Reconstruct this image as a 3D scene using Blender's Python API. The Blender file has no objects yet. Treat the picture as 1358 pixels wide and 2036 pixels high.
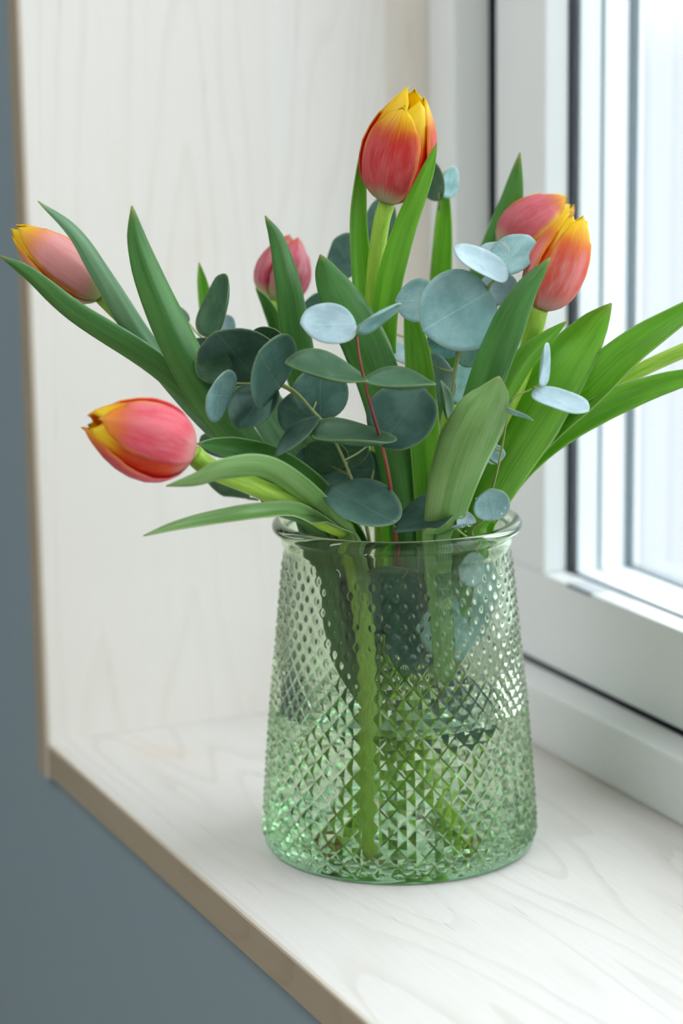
import bpy, bmesh, math, random
import numpy as np
from mathutils import Vector, Matrix
random.seed(7)
S = bpy.context.scene
COL = S.collection
PI = math.pi

# ------------------------------------------------------------------ camera
W_, H_ = 1358, 2036
CAM = Vector((-0.43504, -1.44287, 0.45647))
YAW, PITCH, ROLL, FPX = 0.41933, 0.20362, -0.01409, 4840.6
fw = Vector((math.sin(YAW)*math.cos(PITCH), math.cos(YAW)*math.cos(PITCH), -math.sin(PITCH)))
rt = Vector((math.cos(YAW), -math.sin(YAW), 0)); up = rt.cross(fw)
rt2 = rt*math.cos(ROLL)+up*math.sin(ROLL); up2 = -rt*math.sin(ROLL)+up*math.cos(ROLL)
cd = bpy.data.cameras.new('camera'); cam = bpy.data.objects.new('camera', cd); COL.objects.link(cam)
cd.sensor_fit = 'VERTICAL'; cd.sensor_height = 36; cd.lens = FPX/H_*36
cd.clip_start = 0.05; cd.clip_end = 100
m = Matrix((rt2, up2, -fw)).transposed().to_4x4(); m.translation = CAM
cam.matrix_world = m
cd.dof.use_dof = True; cd.dof.focus_distance = 1.245; cd.dof.aperture_fstop = 4.5
S.camera = cam
# ------------------------------------------------------------------ view, world, daylight
S.view_settings.view_transform = 'Standard'; S.view_settings.look = 'None'
S.view_settings.exposure = 0.52; S.view_settings.gamma = 1.0; S.view_settings.use_curve_mapping = False
S.cycles.use_denoising = True
S.cycles.max_bounces = 14; S.cycles.transmission_bounces = 12; S.cycles.transparent_max_bounces = 16
S.cycles.diffuse_bounces = 5; S.cycles.glossy_bounces = 5
S.cycles.sample_clamp_indirect = 8.0
world = bpy.data.worlds.new('overcast_sky'); S.world = world; world.use_nodes = True
nt = world.node_tree; nt.nodes.clear()
wo = nt.nodes.new('ShaderNodeOutputWorld'); bg = nt.nodes.new('ShaderNodeBackground')
tc = nt.nodes.new('ShaderNodeTexCoord'); sx = nt.nodes.new('ShaderNodeSeparateXYZ'); rp = nt.nodes.new('ShaderNodeValToRGB')
mp = nt.nodes.new('ShaderNodeMapRange'); mp.inputs[1].default_value = -1; mp.inputs[2].default_value = 1
nt.links.new(tc.outputs['Generated'], sx.inputs[0]); nt.links.new(sx.outputs[2], mp.inputs[0]); nt.links.new(mp.outputs[0], rp.inputs[0])
e = rp.color_ramp.elements            # overcast sky over a snow-white ground: brightest overhead
SKY_K = 6.0
e[0].position = 0.0;  e[0].color = (.70/SKY_K, .735/SKY_K, .80/SKY_K, 1)
e[1].position = 1.0;  e[1].color = (.70, .73, .77, 1)
for pos, c in ((.49, (.725, .76, .825)), (.57, (2.5, 2.62, 2.78)), (.75, (3.7, 3.82, 4.0))):
    q = e.new(pos); q.color = (c[0]/SKY_K, c[1]/SKY_K, c[2]/SKY_K, 1)
bg.inputs[1].default_value = SKY_K
nt.links.new(rp.outputs[0], bg.inputs[0]); nt.links.new(bg.outputs[0], wo.inputs[0])

def portal(name, loc, rot, sx_, sy_):
    l = bpy.data.lights.new(name, 'AREA'); l.shape = 'RECTANGLE'; l.size = sx_; l.size_y = sy_
    l.cycles.is_portal = True
    o = bpy.data.objects.new(name, l); COL.objects.link(o); o.location = loc; o.rotation_euler = rot
    return o
# the window and two added, unseen openings guide the sky's light in (portals give off no light of their own)
portal('daylight_portal', (0.45, -0.75, 0.62), (0, PI/2, 0), 1.25, 1.52)
portal('daylight_portal', (0.45, -3.1, 0.65), (0, PI/2, 0), 2.9, 2.6)
portal('daylight_portal', (-1.65, -0.7, 2.37), (0, 0, 0), 1.3, 2.0)

# ------------------------------------------------------------------ helpers
D, D1 = 0.27374, 0.02623
VX, VY, VH = 0.12177, -0.26766, 0.1855
AX = Vector((VX, VY, 0))
hf = Vector((math.sin(YAW), math.cos(YAW), 0))
def ray(u, v): return fw + rt2*((u-W_/2)/FPX) - up2*((v-H_/2)/FPX)
def at(u, v, d=0.0):
    """point on the upright plane through the vase's axis, d metres nearer the room"""
    r = ray(u, v); t = ((AX-hf*d)-CAM).dot(hf)/r.dot(hf)
    return CAM + r*t
def pxm(p): return FPX/((p-CAM).dot(fw))      # pixels per metre at p

def tag(o, label=None, cat=None, group=None, kind=None):
    if label: o['label'] = label
    if cat: o['category'] = cat
    if group: o['group'] = group
    if kind: o['kind'] = kind
    return o
def empty(name, loc=(0, 0, 0)):
    o = bpy.data.objects.new(name, None); COL.objects.link(o); o.location = loc; o.empty_display_size = .02
    return o
def link(name, me, parent=None):
    o = bpy.data.objects.new(name, me); COL.objects.link(o)
    if parent is not None:
        o.parent = parent; o.matrix_parent_inverse = Matrix.Translation(-Vector(parent.location))
    return o
def mesh(name, verts, faces, mats, uvs=None, smooth=True, parent=None, fm=None):
    me = bpy.data.meshes.new(name); me.from_pydata([tuple(v) for v in verts], [], faces)
    for mt in (mats if isinstance(mats, (list, tuple)) else [mats]): me.materials.append(mt)
    if uvs is not None:
        ul = me.uv_layers.new(name='UVMap'); vi = np.zeros(len(me.loops), dtype=np.int32)
        me.loops.foreach_get('vertex_index', vi)
        ul.data.foreach_set('uv', np.array(uvs, dtype=np.float32)[vi].ravel())
    if smooth is True: me.polygons.foreach_set('use_smooth', [True]*len(me.polygons))
    elif smooth is not False: me.polygons.foreach_set('use_smooth', list(smooth))
    if fm is not None: me.polygons.foreach_set('material_index', fm)
    me.update()
    return link(name, me, parent)
def boxes(name, lst, mat, parent=None, bevel=0.0):
    bm = bmesh.new()
    for (x0, x1, y0, y1, z0, z1) in lst:
        r = bmesh.ops.create_cube(bm, size=1)
        for v in r['verts']:
            v.co = Vector(((x0+x1)/2+v.co.x*abs(x1-x0), (y0+y1)/2+v.co.y*abs(y1-y0), (z0+z1)/2+v.co.z*abs(z1-z0)))
    if bevel: bmesh.ops.bevel(bm, geom=list(bm.edges), offset=bevel, segments=2, affect='EDGES', profile=.6)
    me = bpy.data.meshes.new(name); bm.to_mesh(me); bm.free(); me.materials.append(mat)
    return link(name, me, parent)

# ------------------------------------------------------------------ material helpers
class NB:
    def __init__(s, name):
        s.m = bpy.data.materials.new(name); s.m.use_nodes = True; s.t = s.m.node_tree; s.t.nodes.clear()
        s.out = s.n('ShaderNodeOutputMaterial')
    def n(s, typ, **k):
        q = s.t.nodes.new(typ)
        for a, b in k.items(): setattr(q, a, b)
        return q
    def l(s, a, b): s.t.links.new(a, b)
    def setin(s, sock, v):
        if hasattr(v, 'links'): s.l(v, sock)
        elif isinstance(v, (tuple, list)) and len(v) == 3 and sock.type == 'RGBA': sock.default_value = (*v, 1)
        else: sock.default_value = v
    def math(s, op, a, b=None, c=None, clamp=False):
        q = s.n('ShaderNodeMath', operation=op, use_clamp=clamp)
        for i, v in enumerate((a, b, c)):
            if v is not None: s.setin(q.inputs[i], v)
        return q.outputs[0]
    def sstep(s, v, lo, hi, a=0., b=1.):
        q = s.n('ShaderNodeMapRange', interpolation_type='SMOOTHSTEP')
        s.setin(q.inputs[0], v)
        for i, x in enumerate((lo, hi, a, b)): s.setin(q.inputs[i+1], x)
        return q.outputs[0]
    def mix(s, f, a, b, bt='MIX'):
        q = s.n('ShaderNodeMix', data_type='RGBA', blend_type=bt)
        s.setin(q.inputs[0], f); s.setin(q.inputs[6], a); s.setin(q.inputs[7], b)
        return q.outputs[2]
    def noise(s, vec, scale, detail=3, rough=.5, dist=0.):
        q = s.n('ShaderNodeTexNoise'); s.setin(q.inputs['Vector'], vec); q.inputs['Scale'].default_value = scale
        q.inputs['Detail'].default_value = detail; q.inputs['Roughness'].default_value = rough; q.inputs['Distortion'].default_value = dist
        return q.outputs[0]
    def mapping(s, vec, loc=(0, 0, 0), rot=(0, 0, 0), sc=(1, 1, 1)):
        q = s.n('ShaderNodeMapping'); s.setin(q.inputs[0], vec)
        q.inputs[1].default_value = loc; q.inputs[2].default_value = rot; q.inputs[3].default_value = sc
        return q.outputs[0]
    def bump(s, h, strength=.3, dist=.001):
        q = s.n('ShaderNodeBump'); s.setin(q.inputs['Height'], h); q.inputs['Strength'].default_value = strength
        q.inputs['Distance'].default_value = dist
        return q.outputs[0]
    def princ(s, color, rough=.5, spec=.5, normal=None, **k):
        q = s.n('ShaderNodeBsdfPrincipled'); s.setin(q.inputs['Base Color'], color); s.setin(q.inputs['Roughness'], rough)
        q.inputs['Specular IOR Level'].default_value = spec
        if normal is not None: s.l(normal, q.inputs['Normal'])
        for a, b in k.items(): q.inputs[a].default_value = b
        return q.outputs[0]
    def end(s, sh): s.l(sh, s.out.inputs[0]); return s.m

def plain(name, c, rough=.5, spec=.5, bump=0., var=.03, scale=8):
    b = NB(name); tc = b.n('ShaderNodeTexCoord').outputs['Object']
    n = b.noise(tc, scale, 4)
    col = b.mix(b.math('MULTIPLY', n, var*4), c, tuple(x*.85 for x in c))
    nm = b.bump(b.noise(tc, 600, 3), bump, .0005) if bump else None
    return b.end(b.princ(col, rough, spec, nm))

def wood(name, light, line, axis, seed=0., yellow=(.70, .60, .44), k=1.0):
    """white-oiled ash; axis = grain direction"""
    b = NB(name); co = b.n('ShaderNodeTexCoord').outputs['Object']
    if axis == 'Z': mp_ = b.mapping(co, (seed, seed*.7, seed*1.3), (0, 0, 0), (1, 1, 1))
    else: mp_ = b.mapping(co, (seed, seed*.7, seed*1.3), (PI/2, 0, 0), (1, 1, 1))
    # now grain runs along local Z
    st = b.mapping(mp_, sc=(1, 1, .13))
    warp = b.noise(st, 7, 2, .5)
    warp2 = b.noise(b.mapping(mp_, sc=(1, 1, .25)), 30, 3, .55)
    sep = b.n('ShaderNodeSeparateXYZ'); b.l(st, sep.inputs[0])
    # growth rings: contour lines of a stretched noise field (cathedral grain)
    ph = b.math('ADD', b.math('MULTIPLY', warp, 26.), b.math('MULTIPLY', warp2, .8))
    ph = b.math('ADD', ph, b.math('MULTIPLY', sep.outputs[0], 38.))
    fr = b.math('FRACT', ph)
    ring = b.math('MULTIPLY', b.sstep(fr, .60, .93), b.sstep(fr, 1.0, .96))
    msk = b.sstep(b.noise(mp_, 5, 2), .3, .7, .25, 1.)
    fine = b.noise(b.mapping(mp_, sc=(1, 1, .03)), 520, 4, .7)
    pores = b.sstep(b.noise(b.mapping(mp_, sc=(1, 1, .05)), 330, 2, .5), .66, .74)
    broad = b.noise(b.mapping(mp_, sc=(1, 1, .1)), 9, 2)
    # glued staves
    br = b.n('ShaderNodeTexBrick'); br.offset = .37
    b.l(b.mapping(mp_, (0.02, .3, 0), (0, 0, 0) , (1, 1, 1)), br.inputs['Vector'])
    sp0 = b.n('ShaderNodeSeparateXYZ'); b.l(co, sp0.inputs[0])
    sidx = b.math('DIVIDE', b.math('ADD', sp0.outputs[0], .0), .0812)
    wn = b.n('ShaderNodeTexWhiteNoise', noise_dimensions='1D'); b.l(b.math('ADD', b.math('FLOOR', sidx), seed), wn.inputs['W'])
    col = b.mix(b.math('ADD', b.math('MULTIPLY', broad, .3), b.math('MULTIPLY', wn.outputs[0], .35)), light, yellow)
    if axis == 'Z': col = b.mix(b.sstep(sp0.outputs[0], .2425, .2445, 0, .3), col, (.72, .61, .46))
    jf = b.math('FRACT', sidx); col = b.mix(b.math('MULTIPLY', b.sstep(jf, .008, .0), .22), col, line)
    col = b.mix(b.math('MULTIPLY', b.math('MULTIPLY', ring, msk), .42*k), col, line)
    col = b.mix(b.sstep(fine, .35, .75, 0, .16*k), col, line)
    col = b.mix(b.math('MULTIPLY', pores, b.math('MULTIPLY_ADD', ring, .4*k, .05)), col, tuple(x*.7 for x in line))
    # the odd warm stain
    stain = b.sstep(b.noise(b.mapping(mp_, (3.1, 0, 1.7), sc=(1, 1, .45)), 9, 1), .66, .78, 0, .35)
    col = b.mix(stain, col, (.72, .55, .36))
    nm = b.bump(b.math('ADD', fine, b.math('MULTIPLY', pores, -1.)), .12, .0004)
    b.t.nodes.remove(br)
    return b.end(b.princ(col, .55, .3, nm))

M_ = {}
M_['jamb'] = wood('white_oiled_ash_upright', (.93, .905, .875), (.74, .65, .55), 'Z', 1.37, k=.5, yellow=(.89,.84,.77))
M_['sill'] = wood('white_oiled_ash_flat', (.695, .672, .645), (.45, .405, .345), 'Y', 4.21, k=.72, yellow=(.70,.665,.61))
M_['edge'] = wood('ash_edge_band', (.40, .34, .24), (.26, .205, .145), 'Y', 2.2, yellow=(.28, .22, .155), k=1.)
M_['edge_v'] = wood('ash_edge_band_upright', (.40, .34, .24), (.26, .205, .145), 'Z', 2.9, yellow=(.28, .22, .155), k=1.)
M_['lip'] = plain('ash_lip_highlight', (.60, .53, .43), .5, .3)  # lighter tone paints in the light that the rounded board edge catches
M_['wall'] = plain('blue_grey_wall_paint', (.222, .288, .318), .75, .25, .25, .03, 3)
M_['white_room'] = plain('white_room_paint', (.84, .84, .825), .8, .2)
M_['floor'] = plain('pale_floor_boards', (.55, .47, .38), .5, .3)
M_['frame'] = plain('white_lacquered_frame', (.775, .795, .79), .32, .45, .02, .02)
M_['gasket_and_gap'] = plain('black_gasket_and_gap_shade', (.012, .016, .028), .45, .4)  # rubber gaskets, and the painted shade in the frame-to-sash gap
M_['seal'] = plain('grey_rubber_seal', (.10, .14, .165), .5, .4)
M_['spacer'] = plain('white_glazing_spacer', (.80, .84, .86), .35, .5)
M_['clip'] = plain('grey_printed_sticker', (.52, .55, .57), .4, .5, .2, .2, 300)

b = NB('window_pane_glass')
ge = b.n('ShaderNodeNewGeometry'); dt = b.n('ShaderNodeVectorMath', operation='DOT_PRODUCT')
b.l(ge.outputs['Incoming'], dt.inputs[0]); b.l(ge.outputs['Normal'], dt.inputs[1])
fres = b.math('MULTIPLY_ADD', b.math('POWER', b.math('SUBTRACT', 1., b.math('ABSOLUTE', dt.outputs['Value'])), 5.), .96, .04)
tr = b.n('ShaderNodeBsdfTransparent'); tr.inputs[0].default_value = (.985, .995, .995, 1)
gl = b.n('ShaderNodeBsdfGlossy'); gl.inputs['Roughness'].default_value = .0; gl.inputs[0].default_value = (1, 1, 1, 1)
mx = b.n('ShaderNodeMixShader'); b.l(fres, mx.inputs[0]); b.l(tr.outputs[0], mx.inputs[1]); b.l(gl.outputs[0], mx.inputs[2])
M_['pane'] = b.end(mx.outputs[0])

def glass(name, c, ior, rough=0.):
    b = NB(name); g = b.n('ShaderNodeBsdfGlass'); g.inputs['Color'].default_value = (*c, 1)
    g.inputs['IOR'].default_value = ior; g.inputs['Roughness'].default_value = rough
    return b.end(g.outputs[0])
M_['vase'] = glass('pressed_green_glass', (.875, .925, .835), 1.43)
M_['vase_in'] = glass('pressed_green_glass_inner', (.94, .962, .918), 1.43)
M_['vase_base'] = glass('pressed_green_glass_base', (.76, .93, .86), 1.43)
M_['water'] = glass('water_surface', (.97, 1., .96), 1.33)
M_['water_wall'] = glass('water_against_glass', (.93, .985, .92), 1.33/1.43)
M_['drop'] = glass('water_drop', (1, 1, 1), 1.33)

# ------------------------------------------------------------------ the room
FL, CE, XW, YF, YB = -0.85, 2.25, -3.6, 1.7, -4.5
def struct(o, label=None, cat=None): o['kind'] = 'structure'; return tag(o, label, cat)
XO = .42           # outer face of the window wall
WX = .0065         # its inner face, just behind the boards' edges
wl = [(WX, XO, .0228, YF, FL, CE), (WX, XO, -1.545, .0228, FL, -.0212), (WX, XO, -1.545, .0228, 1.292, CE),
      (WX, XO, -1.8, -1.545, FL, CE), (WX, XO, YB, -1.8, FL, -.8), (WX, XO, YB, -1.8, 2.1, CE), (WX, XO, YB, -4.4, -.8, 2.1)]  # second opening further along is added, unseen, to brighten the room
struct(boxes('wall_right', wl, M_['wall']), 'blue-grey painted wall around and below the window', 'wall')
struct(boxes('floor', [(XW, XO, YB, YF, FL-.1, FL)], M_['floor']), 'pale floor of the room below the sill', 'floor')
struct(boxes('ceiling', [(XW, XO, YB, -1.7, CE, CE+.1), (XW, XO, .3, YF, CE, CE+.1), (XW, -2.3, -1.7, .3, CE, CE+.1), (-1.0, XO, -1.7, .3, CE, CE+.1)], M_['white_room']), 'white ceiling with an added opening that lets in sky light', 'ceiling')  # roof opening added out of view to brighten room-facing surfaces
struct(boxes('wall_left', [(XW-.1, XW, YB, YF, FL, CE)], M_['white_room']), 'white room wall opposite the window', 'wall')
struct(boxes('wall_back', [(XW, XO, YF, YF+.1, FL, CE)], M_['wall']), 'blue-grey wall beyond the blue-grey wall end', 'wall')
struct(boxes('wall_front', [(XW, XO, YB-.1, YB, FL, CE)], M_['wall']), 'blue-grey wall behind the photographer', 'wall')

# sill board and jamb boards
T = .0215
def board(name, body, edge, lip, mats, label):
    r = empty(name, (body[0], body[2], body[4])); struct(r, label, 'trim')
    struct(boxes('board_face', [body], mats[0], r, .0006)); 
    struct(boxes('edge_band', [edge], mats[1], r, .0002))
    struct(boxes('edge_lip_highlight', [lip], M_['lip'], r, .0005))
    return r
board('trim_1', (.0016, D+.03, -1.5, 0, -T, 0), (0, .0016, -1.5, -.0003, -T, -.0022), (-.0002, .0018, -1.5, -.0003, -.0022, -.0001), (M_['sill'], M_['edge']),
      'pale white-oiled ash window sill board with darker front edge')
board('trim_2', (.0016, D+.10, 0, T+.001, -T-.003, 1.27), (0, .0016, .0052, T+.001, -T-.003, 1.27), (-.0003, .0018, .0, .0050, -T-.003, 1.27), (M_['jamb'], M_['edge_v']),
      'upright pale ash lining board at the far side of the window')
board('trim_3', (.0016, D+.10, -1.522, -1.5, -T, 1.27), (0, .0016, -1.522, -1.505, -T, 1.27), (-.0003, .0018, -1.505, -1.5, -T, 1.27), (M_['jamb'], M_['edge_v']),
      'upright pale ash lining board at the near side of the window')
board('trim_4', (.0016, D+.10, -1.522, T, 1.27, 1.29), (0, .0016, -1.522, T, 1.2722, 1.29), (-.0003, .0018, -1.522, T, 1.27, 1.2722), (M_['jamb'], M_['edge']),
      'pale ash lining board across the top of the window')

# window: fixed frame, inward-opening sash, triple glazing
win = empty('window_1', (D, -.75, 0)); struct(win, 'white framed triple glazed window beside the vase', 'window')
yr, zt = -1.5, 1.27
def ring(name, x0, x1, yo, zo, wy, wz, mat, bevel, wy2=None, wz2=None, joint=0.):
    """a rectangular ring of four bars; yo/zo = outset from the opening's far jamb and sill"""
    A, B = -yo, yr+yo; z0, z1 = zo, zt-zo; wy2 = wy2 or wy; wz2 = wz2 or wz
    l = [(x0, x1, B, A, z0, z0+wz), (x0, x1, B, A, z1-wz2, z1),
         (x0, x1, A-wy, A, z0+wz+joint, z1-wz2-joint), (x0, x1, B, B+wy2, z0+wz+joint, z1-wz2-joint)]
    return struct(boxes(name, l, mat, win, bevel))
FY, FZ = .0375, .0389
ring('frame', D, D+.14, 0, 0, FY, FZ, M_['frame'], .0028)
ring('gasket_and_gap', D+.034, D+.10, FY-.003, FZ-.003, .014, .008, M_['gasket_and_gap'], 0)  # recessed black strip that darkens the gap between frame and sash
SY, SZ = .0450, .0420
ring('rebate_gap_shade', D+.0252, D+.036, FY-.002, FZ-.002, .0036, .0030, M_['gasket_and_gap'], 0)  # black strip stands in for the shade inside the frame-to-sash gap
ring('sash', D+D1, D+.0429, SY, SZ, .1103-SY, .1010-SZ, M_['frame'], .0011, joint=.0003)
ring('glazing_gasket', D+.0424, D+.0468, SY+.004, SZ+.004, .1113-SY-.004, .1013-SZ-.004, M_['gasket_and_gap'], .0004)
ring('sash_rear', D+.0429, D+.098, SY, SZ, .1020-SY, .0935-SZ, M_['frame'], 0)
ring('spacer', D+.0508, D+.0657, .1015, .0930, .0090, .0068, M_['spacer'], .0006)
ring('spacer_seal', D+.0660, D+.0675, .1015, .0930, .0094, .0066, M_['seal'], 0)
ring('spacer', D+.0683, D+.0855, .1015, .0930, .0090, .0068, M_['spacer'], .0006)
ring('outer_gasket', D+.0858, D+.0925, .1015, .0930, .0098, .0082, M_['seal'], .0004)
for x in (D+.0470, D+.0662, D+.0928):
    struct(boxes('pane', [(x, x+.0008, yr+.105, -.105, .097, zt-.097)], M_['pane'], win))
struct(boxes('sticker', [(D+D1+.0004, D+D1+.0125, -.171, -.141, .1008, .1016)], M_['clip'], win, .0002))
struct(boxes('sticker_edge', [(D+D1-.0004, D+D1+.0006, -.171, -.141, .0994, .1013)], M_['seal'], win))

# ------------------------------------------------------------------ vase
prof = [(0, .0722), (.0015, .0745), (.004, .0762), (.008, .0767), (.020, .0760), (.049, .0739), (.079, .0714), (.108, .0685), (.137, .0658), (.150, .0645),
        (.160, .0636), (.168, .0630), (.174, .0634)]
pz = [p[0] for p in prof]; pr = [p[1] for p in prof]
def rout(z): return float(np.interp(z, pz, pr))
WALL = .0046
Z0 = .0075          # inner floor
ZW = .0800         # water level
def rin(z): return rout(z)-WALL if z > Z0+.006 else rout(Z0+.006)-WALL-.006*(1-max(0, (z-Z0))/.006)**2
NU, NS = 48, 16
PV = .0107         # height of one diamond
vz0, nrow = .0048, 15.5
cols = NU*NS
verts, faces, smf, fmt = [], [], [], []
def lattice(i, j):
    u = i/NS; v = j/NS
    a = (u+v) % 1; bb = (u-v) % 1
    ta = 1-abs(2*a-1); tb = 1-abs(2*bb-1)
    pyr = max(0., (min(ta, tb)-.125)/.875)
    # round stud: distance from the peak
    da, db = a-.5, bb-.5
    rr = math.sqrt(da*da+db*db)/.5
    bump = max(0, 1-(rr/.62)**2) if rr < .62 else 0
    return pyr, bump
zs = [vz0+PV*j/NS for j in range(int(nrow*NS)+1)]
ths = [2*PI*i/cols for i in range(cols)]
rings = []        # list of (list of vertex ids)
def addring(fn):
    base = len(verts)
    for i in range(cols):
        r, z = fn(i); verts.append((VX+r*math.cos(ths[i]), VY+r*math.sin(ths[i]), z))
    rings.append(base)
# bottom to top on the outside
bot = [(.0004, .0035), (.035, .0035), (.060, .0030), (.0670, .0012), (.0698, 0.0002), (.0722, .0003), (.0742, .0014), (.0751, .0030)]
for r_, z_ in bot: addring(lambda i: (r_, z_))
ringmeta = [('b', True)]*len(bot)
for j, z in enumerate(zs):
    k = min(max((z-.092)/.040, 0), 1)        # pyramids below, round studs above
    k = k*k*(3-2*k)
    amp = .0018*min(1, (z-vz0)/.003+.05)*(1-.25*k)
    if z > .158: amp *= max(0, 1-(z-.158)/.011)
    R = rout(z)-.0011
    def fn(i):
        p, q = lattice(i, j)
        return (R+amp*((1-k)*p+k*q), z)
    addring(fn); ringmeta.append(('l', k > .35))
# neck and rolled rim
def lip(cx, cz, rad, a0, a1, n): return [(cx+rad*math.cos(math.radians(a0+(a1-a0)*t/n)), cz+rad*math.sin(math.radians(a0+(a1-a0)*t/n))) for t in range(n+1)]
zl = zs[-1]
outl = [(.0631, zl+.0015), (.0634, .1755), (.0640, .1775)] + lip(.0645, .1812, .0037, -75, 200, 16) + [(.0600, .1770), (.0589, .1735)]
for r_, z_ in outl: addring(lambda i: (r_, z_)); ringmeta.append(('n', True))
# inside wall down to the water line, then open: the water body is the interface below
zi = [.165, .15, .135, .12, .105, .092, ZW]
for z_ in zi: addring(lambda i: (rin(z_), z_)); ringmeta.append(('i', True))
for q in range(len(rings)-1):
    A, B = rings[q], rings[q+1]; kind = ringmeta[q][0]; lat = ringmeta[q][0] == 'l' and ringmeta[q+1][0] == 'l'
    for i in range(cols):
        i2 = (i+1) % cols
        v00, v10, v01, v11 = A+i, A+i2, B+i, B+i2
        mi = 2 if kind == 'b' else (1 if kind == 'i' else 0)
        if lat:
            j = q-len(bot)
            a = ((i+.5+j+.5)/NS) % 1; bb = ((i-j)/NS) % 1
            da = min(a, 1-a); db = min(bb, 1-bb)
            if da < db: tris = [(v00, v10, v01), (v10, v11, v01)]     # diagonal along u+v = const
            else: tris = [(v00, v10, v11), (v00, v11, v01)]
            for t in tris: faces.append(t); smf.append(ringmeta[q][1]); fmt.append(mi)
        else:
            faces.append((v00, v10, v11, v01)); smf.append(True); fmt.append(mi)
faces.append(tuple(reversed(range(cols)))); smf.append(True); fmt.append(2)
vase = mesh('vase', verts, faces, [M_['vase'], M_['vase_in'], M_['vase_base']], None, smf, None, fmt)
tag(vase, 'green pressed-glass vase with diamond studs and rolled rim on the sill', 'vase')

# water: closed body, its wall is the glass/water interface
wv, wf, wm = [], [], []
n = cols
wr = [(rin(ZW), ZW)] + [(rin(z), z) for z in (.065, .05, .035, .022, .018, Z0+.006, Z0+.0045, Z0+.003, Z0+.0018, Z0+.0008, Z0+.0002)] + [(.035, Z0), (.0005, Z0)]
for r_, z_ in wr:
    for i in range(n): wv.append((VX+r_*math.cos(ths[i]), VY+r_*math.sin(ths[i]), z_))
for q in range(len(wr)-1):
    for i in range(n):
        i2 = (i+1) % n; wf.append((q*n+i2, q*n+i, (q+1)*n+i, (q+1)*n+i2)); wm.append(1)
top0 = len(wv)
for r_ in (.060, .03, .0004):
    for i in range(n): wv.append((VX+r_*math.cos(ths[i]), VY+r_*math.sin(ths[i]), ZW-(.0009 if r_ < .065 else 0)))
pr_ = 0
for q, base in enumerate((top0, top0+n, top0+2*n)):
    src = 0 if q == 0 else top0+(q-1)*n
    for i in range(n):
        i2 = (i+1) % n; wf.append((src+i, src+i2, base+i2, base+i)); wm.append(0)
wf.append(tuple(top0+2*n+i for i in range(n))); wm.append(0)
wf.append(tuple(reversed([(len(wr)-1)*n+i for i in range(n)]))); wm.append(1)
water = mesh('water', wv, wf, [M_['water'], M_['water_wall']], None, True, None, wm)
tag(water, 'clear water filling the lower half of the green vase', 'water')

# ------------------------------------------------------------------ plants
def leafmat(name, c1, c2, edge, trans=.3, rough=.36):
    b = NB(name); uv = b.n('ShaderNodeUVMap').outputs[0]
    sep = b.n('ShaderNodeSeparateXYZ'); b.l(uv, sep.inputs[0])
    rnd = b.n('ShaderNodeObjectInfo').outputs['Random']
    cmb = b.n('ShaderNodeCombineXYZ'); b.l(b.math('MULTIPLY', sep.outputs[0], 1.0), cmb.inputs[0]); b.l(b.math('MULTIPLY', sep.outputs[1], .06), cmb.inputs[1]); b.l(rnd, cmb.inputs[2])
    veins = b.noise(cmb.outputs[0], 45, 3, .6)
    cm2 = b.n('ShaderNodeCombineXYZ'); b.l(sep.outputs[0], cm2.inputs[0]); b.l(b.math('MULTIPLY', sep.outputs[1], 1.2), cm2.inputs[1]); b.l(b.math('MULTIPLY', rnd, 9.), cm2.inputs[2])
    blot = b.noise(cm2.outputs[0], 3.2, 3, .55)
    ab = b.math('ABSOLUTE', b.math('MULTIPLY_ADD', sep.outputs[0], 2., -1.))
    col = b.mix(b.sstep(blot, .3, .7), c1, c2)
    col = b.mix(b.sstep(veins, .4, .72, 0, .32), col, tuple(min(1, x*1.45+.01) for x in c2))
    col = b.mix(b.sstep(veins, .42, .28, 0, .4), col, tuple(x*.6 for x in c1))
    col = b.mix(b.sstep(ab, .90, 1., 0, .75), col, edge)
    col = b.mix(b.sstep(sep.outputs[1], .94, 1., 0, .6), col, (.45, .42, .12))
    nm = b.bump(veins, .35, .0006)
    ps = b.princ(col, rough, .62, nm)
    tl = b.n('ShaderNodeBsdfTranslucent'); b.l(b.mix(.5, col, (.42, .72, .06)), tl.inputs[0])
    mxs = b.n('ShaderNodeMixShader'); mxs.inputs[0].default_value = trans
    b.l(ps, mxs.inputs[1]); b.l(tl.outputs[0], mxs.inputs[2])
    return b.end(mxs.outputs[0])
M_['leaf'] = leafmat('tulip_leaf_green', (.046, .185, .030), (.100, .310, .066), (.26, .42, .17))
M_['leaf_blue'] = leafmat('tulip_leaf_bluish', (.075, .22, .085), (.18, .38, .18), (.40, .52, .33), .22, .38)
M_['leaf_bright'] = leafmat('tulip_leaf_bright', (.12, .37, .018), (.23, .55, .045), (.42, .60, .22), .42)
M_['leaf_pale'] = leafmat('tulip_leaf_pale', (.16, .37, .075), (.30, .50, .18), (.50, .62, .34), .3)
def stemmat(name, c1, c2):
    b = NB(name); uv = b.n('ShaderNodeUVMap').outputs[0]; sep = b.n('ShaderNodeSeparateXYZ'); b.l(uv, sep.inputs[0])
    n_ = b.noise(b.mapping(uv, sc=(6, 4, 1)), 5, 3)
    col = b.mix(b.sstep(n_, .35, .65), c1, c2)
    # cut end turns brown
    col = b.mix(b.sstep(b.math('ADD', sep.outputs[1], b.math('MULTIPLY', n_, .02)), .965, 1.0, 0, .9), col, (.30, .13, .03))
    return b.end(b.princ(col, .4, .4, None, **{'Subsurface Weight': .15, 'Subsurface Radius': (.002, .004, .001)}))
M_['stem'] = stemmat('tulip_stem_green', (.28, .48, .045), (.38, .60, .07))
M_['stem_pale'] = stemmat('tulip_stem_pale', (.48, .62, .24), (.60, .68, .36))
M_['twig'] = plain('eucalyptus_twig_olive', (.30, .36, .13), .5, .4)
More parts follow.
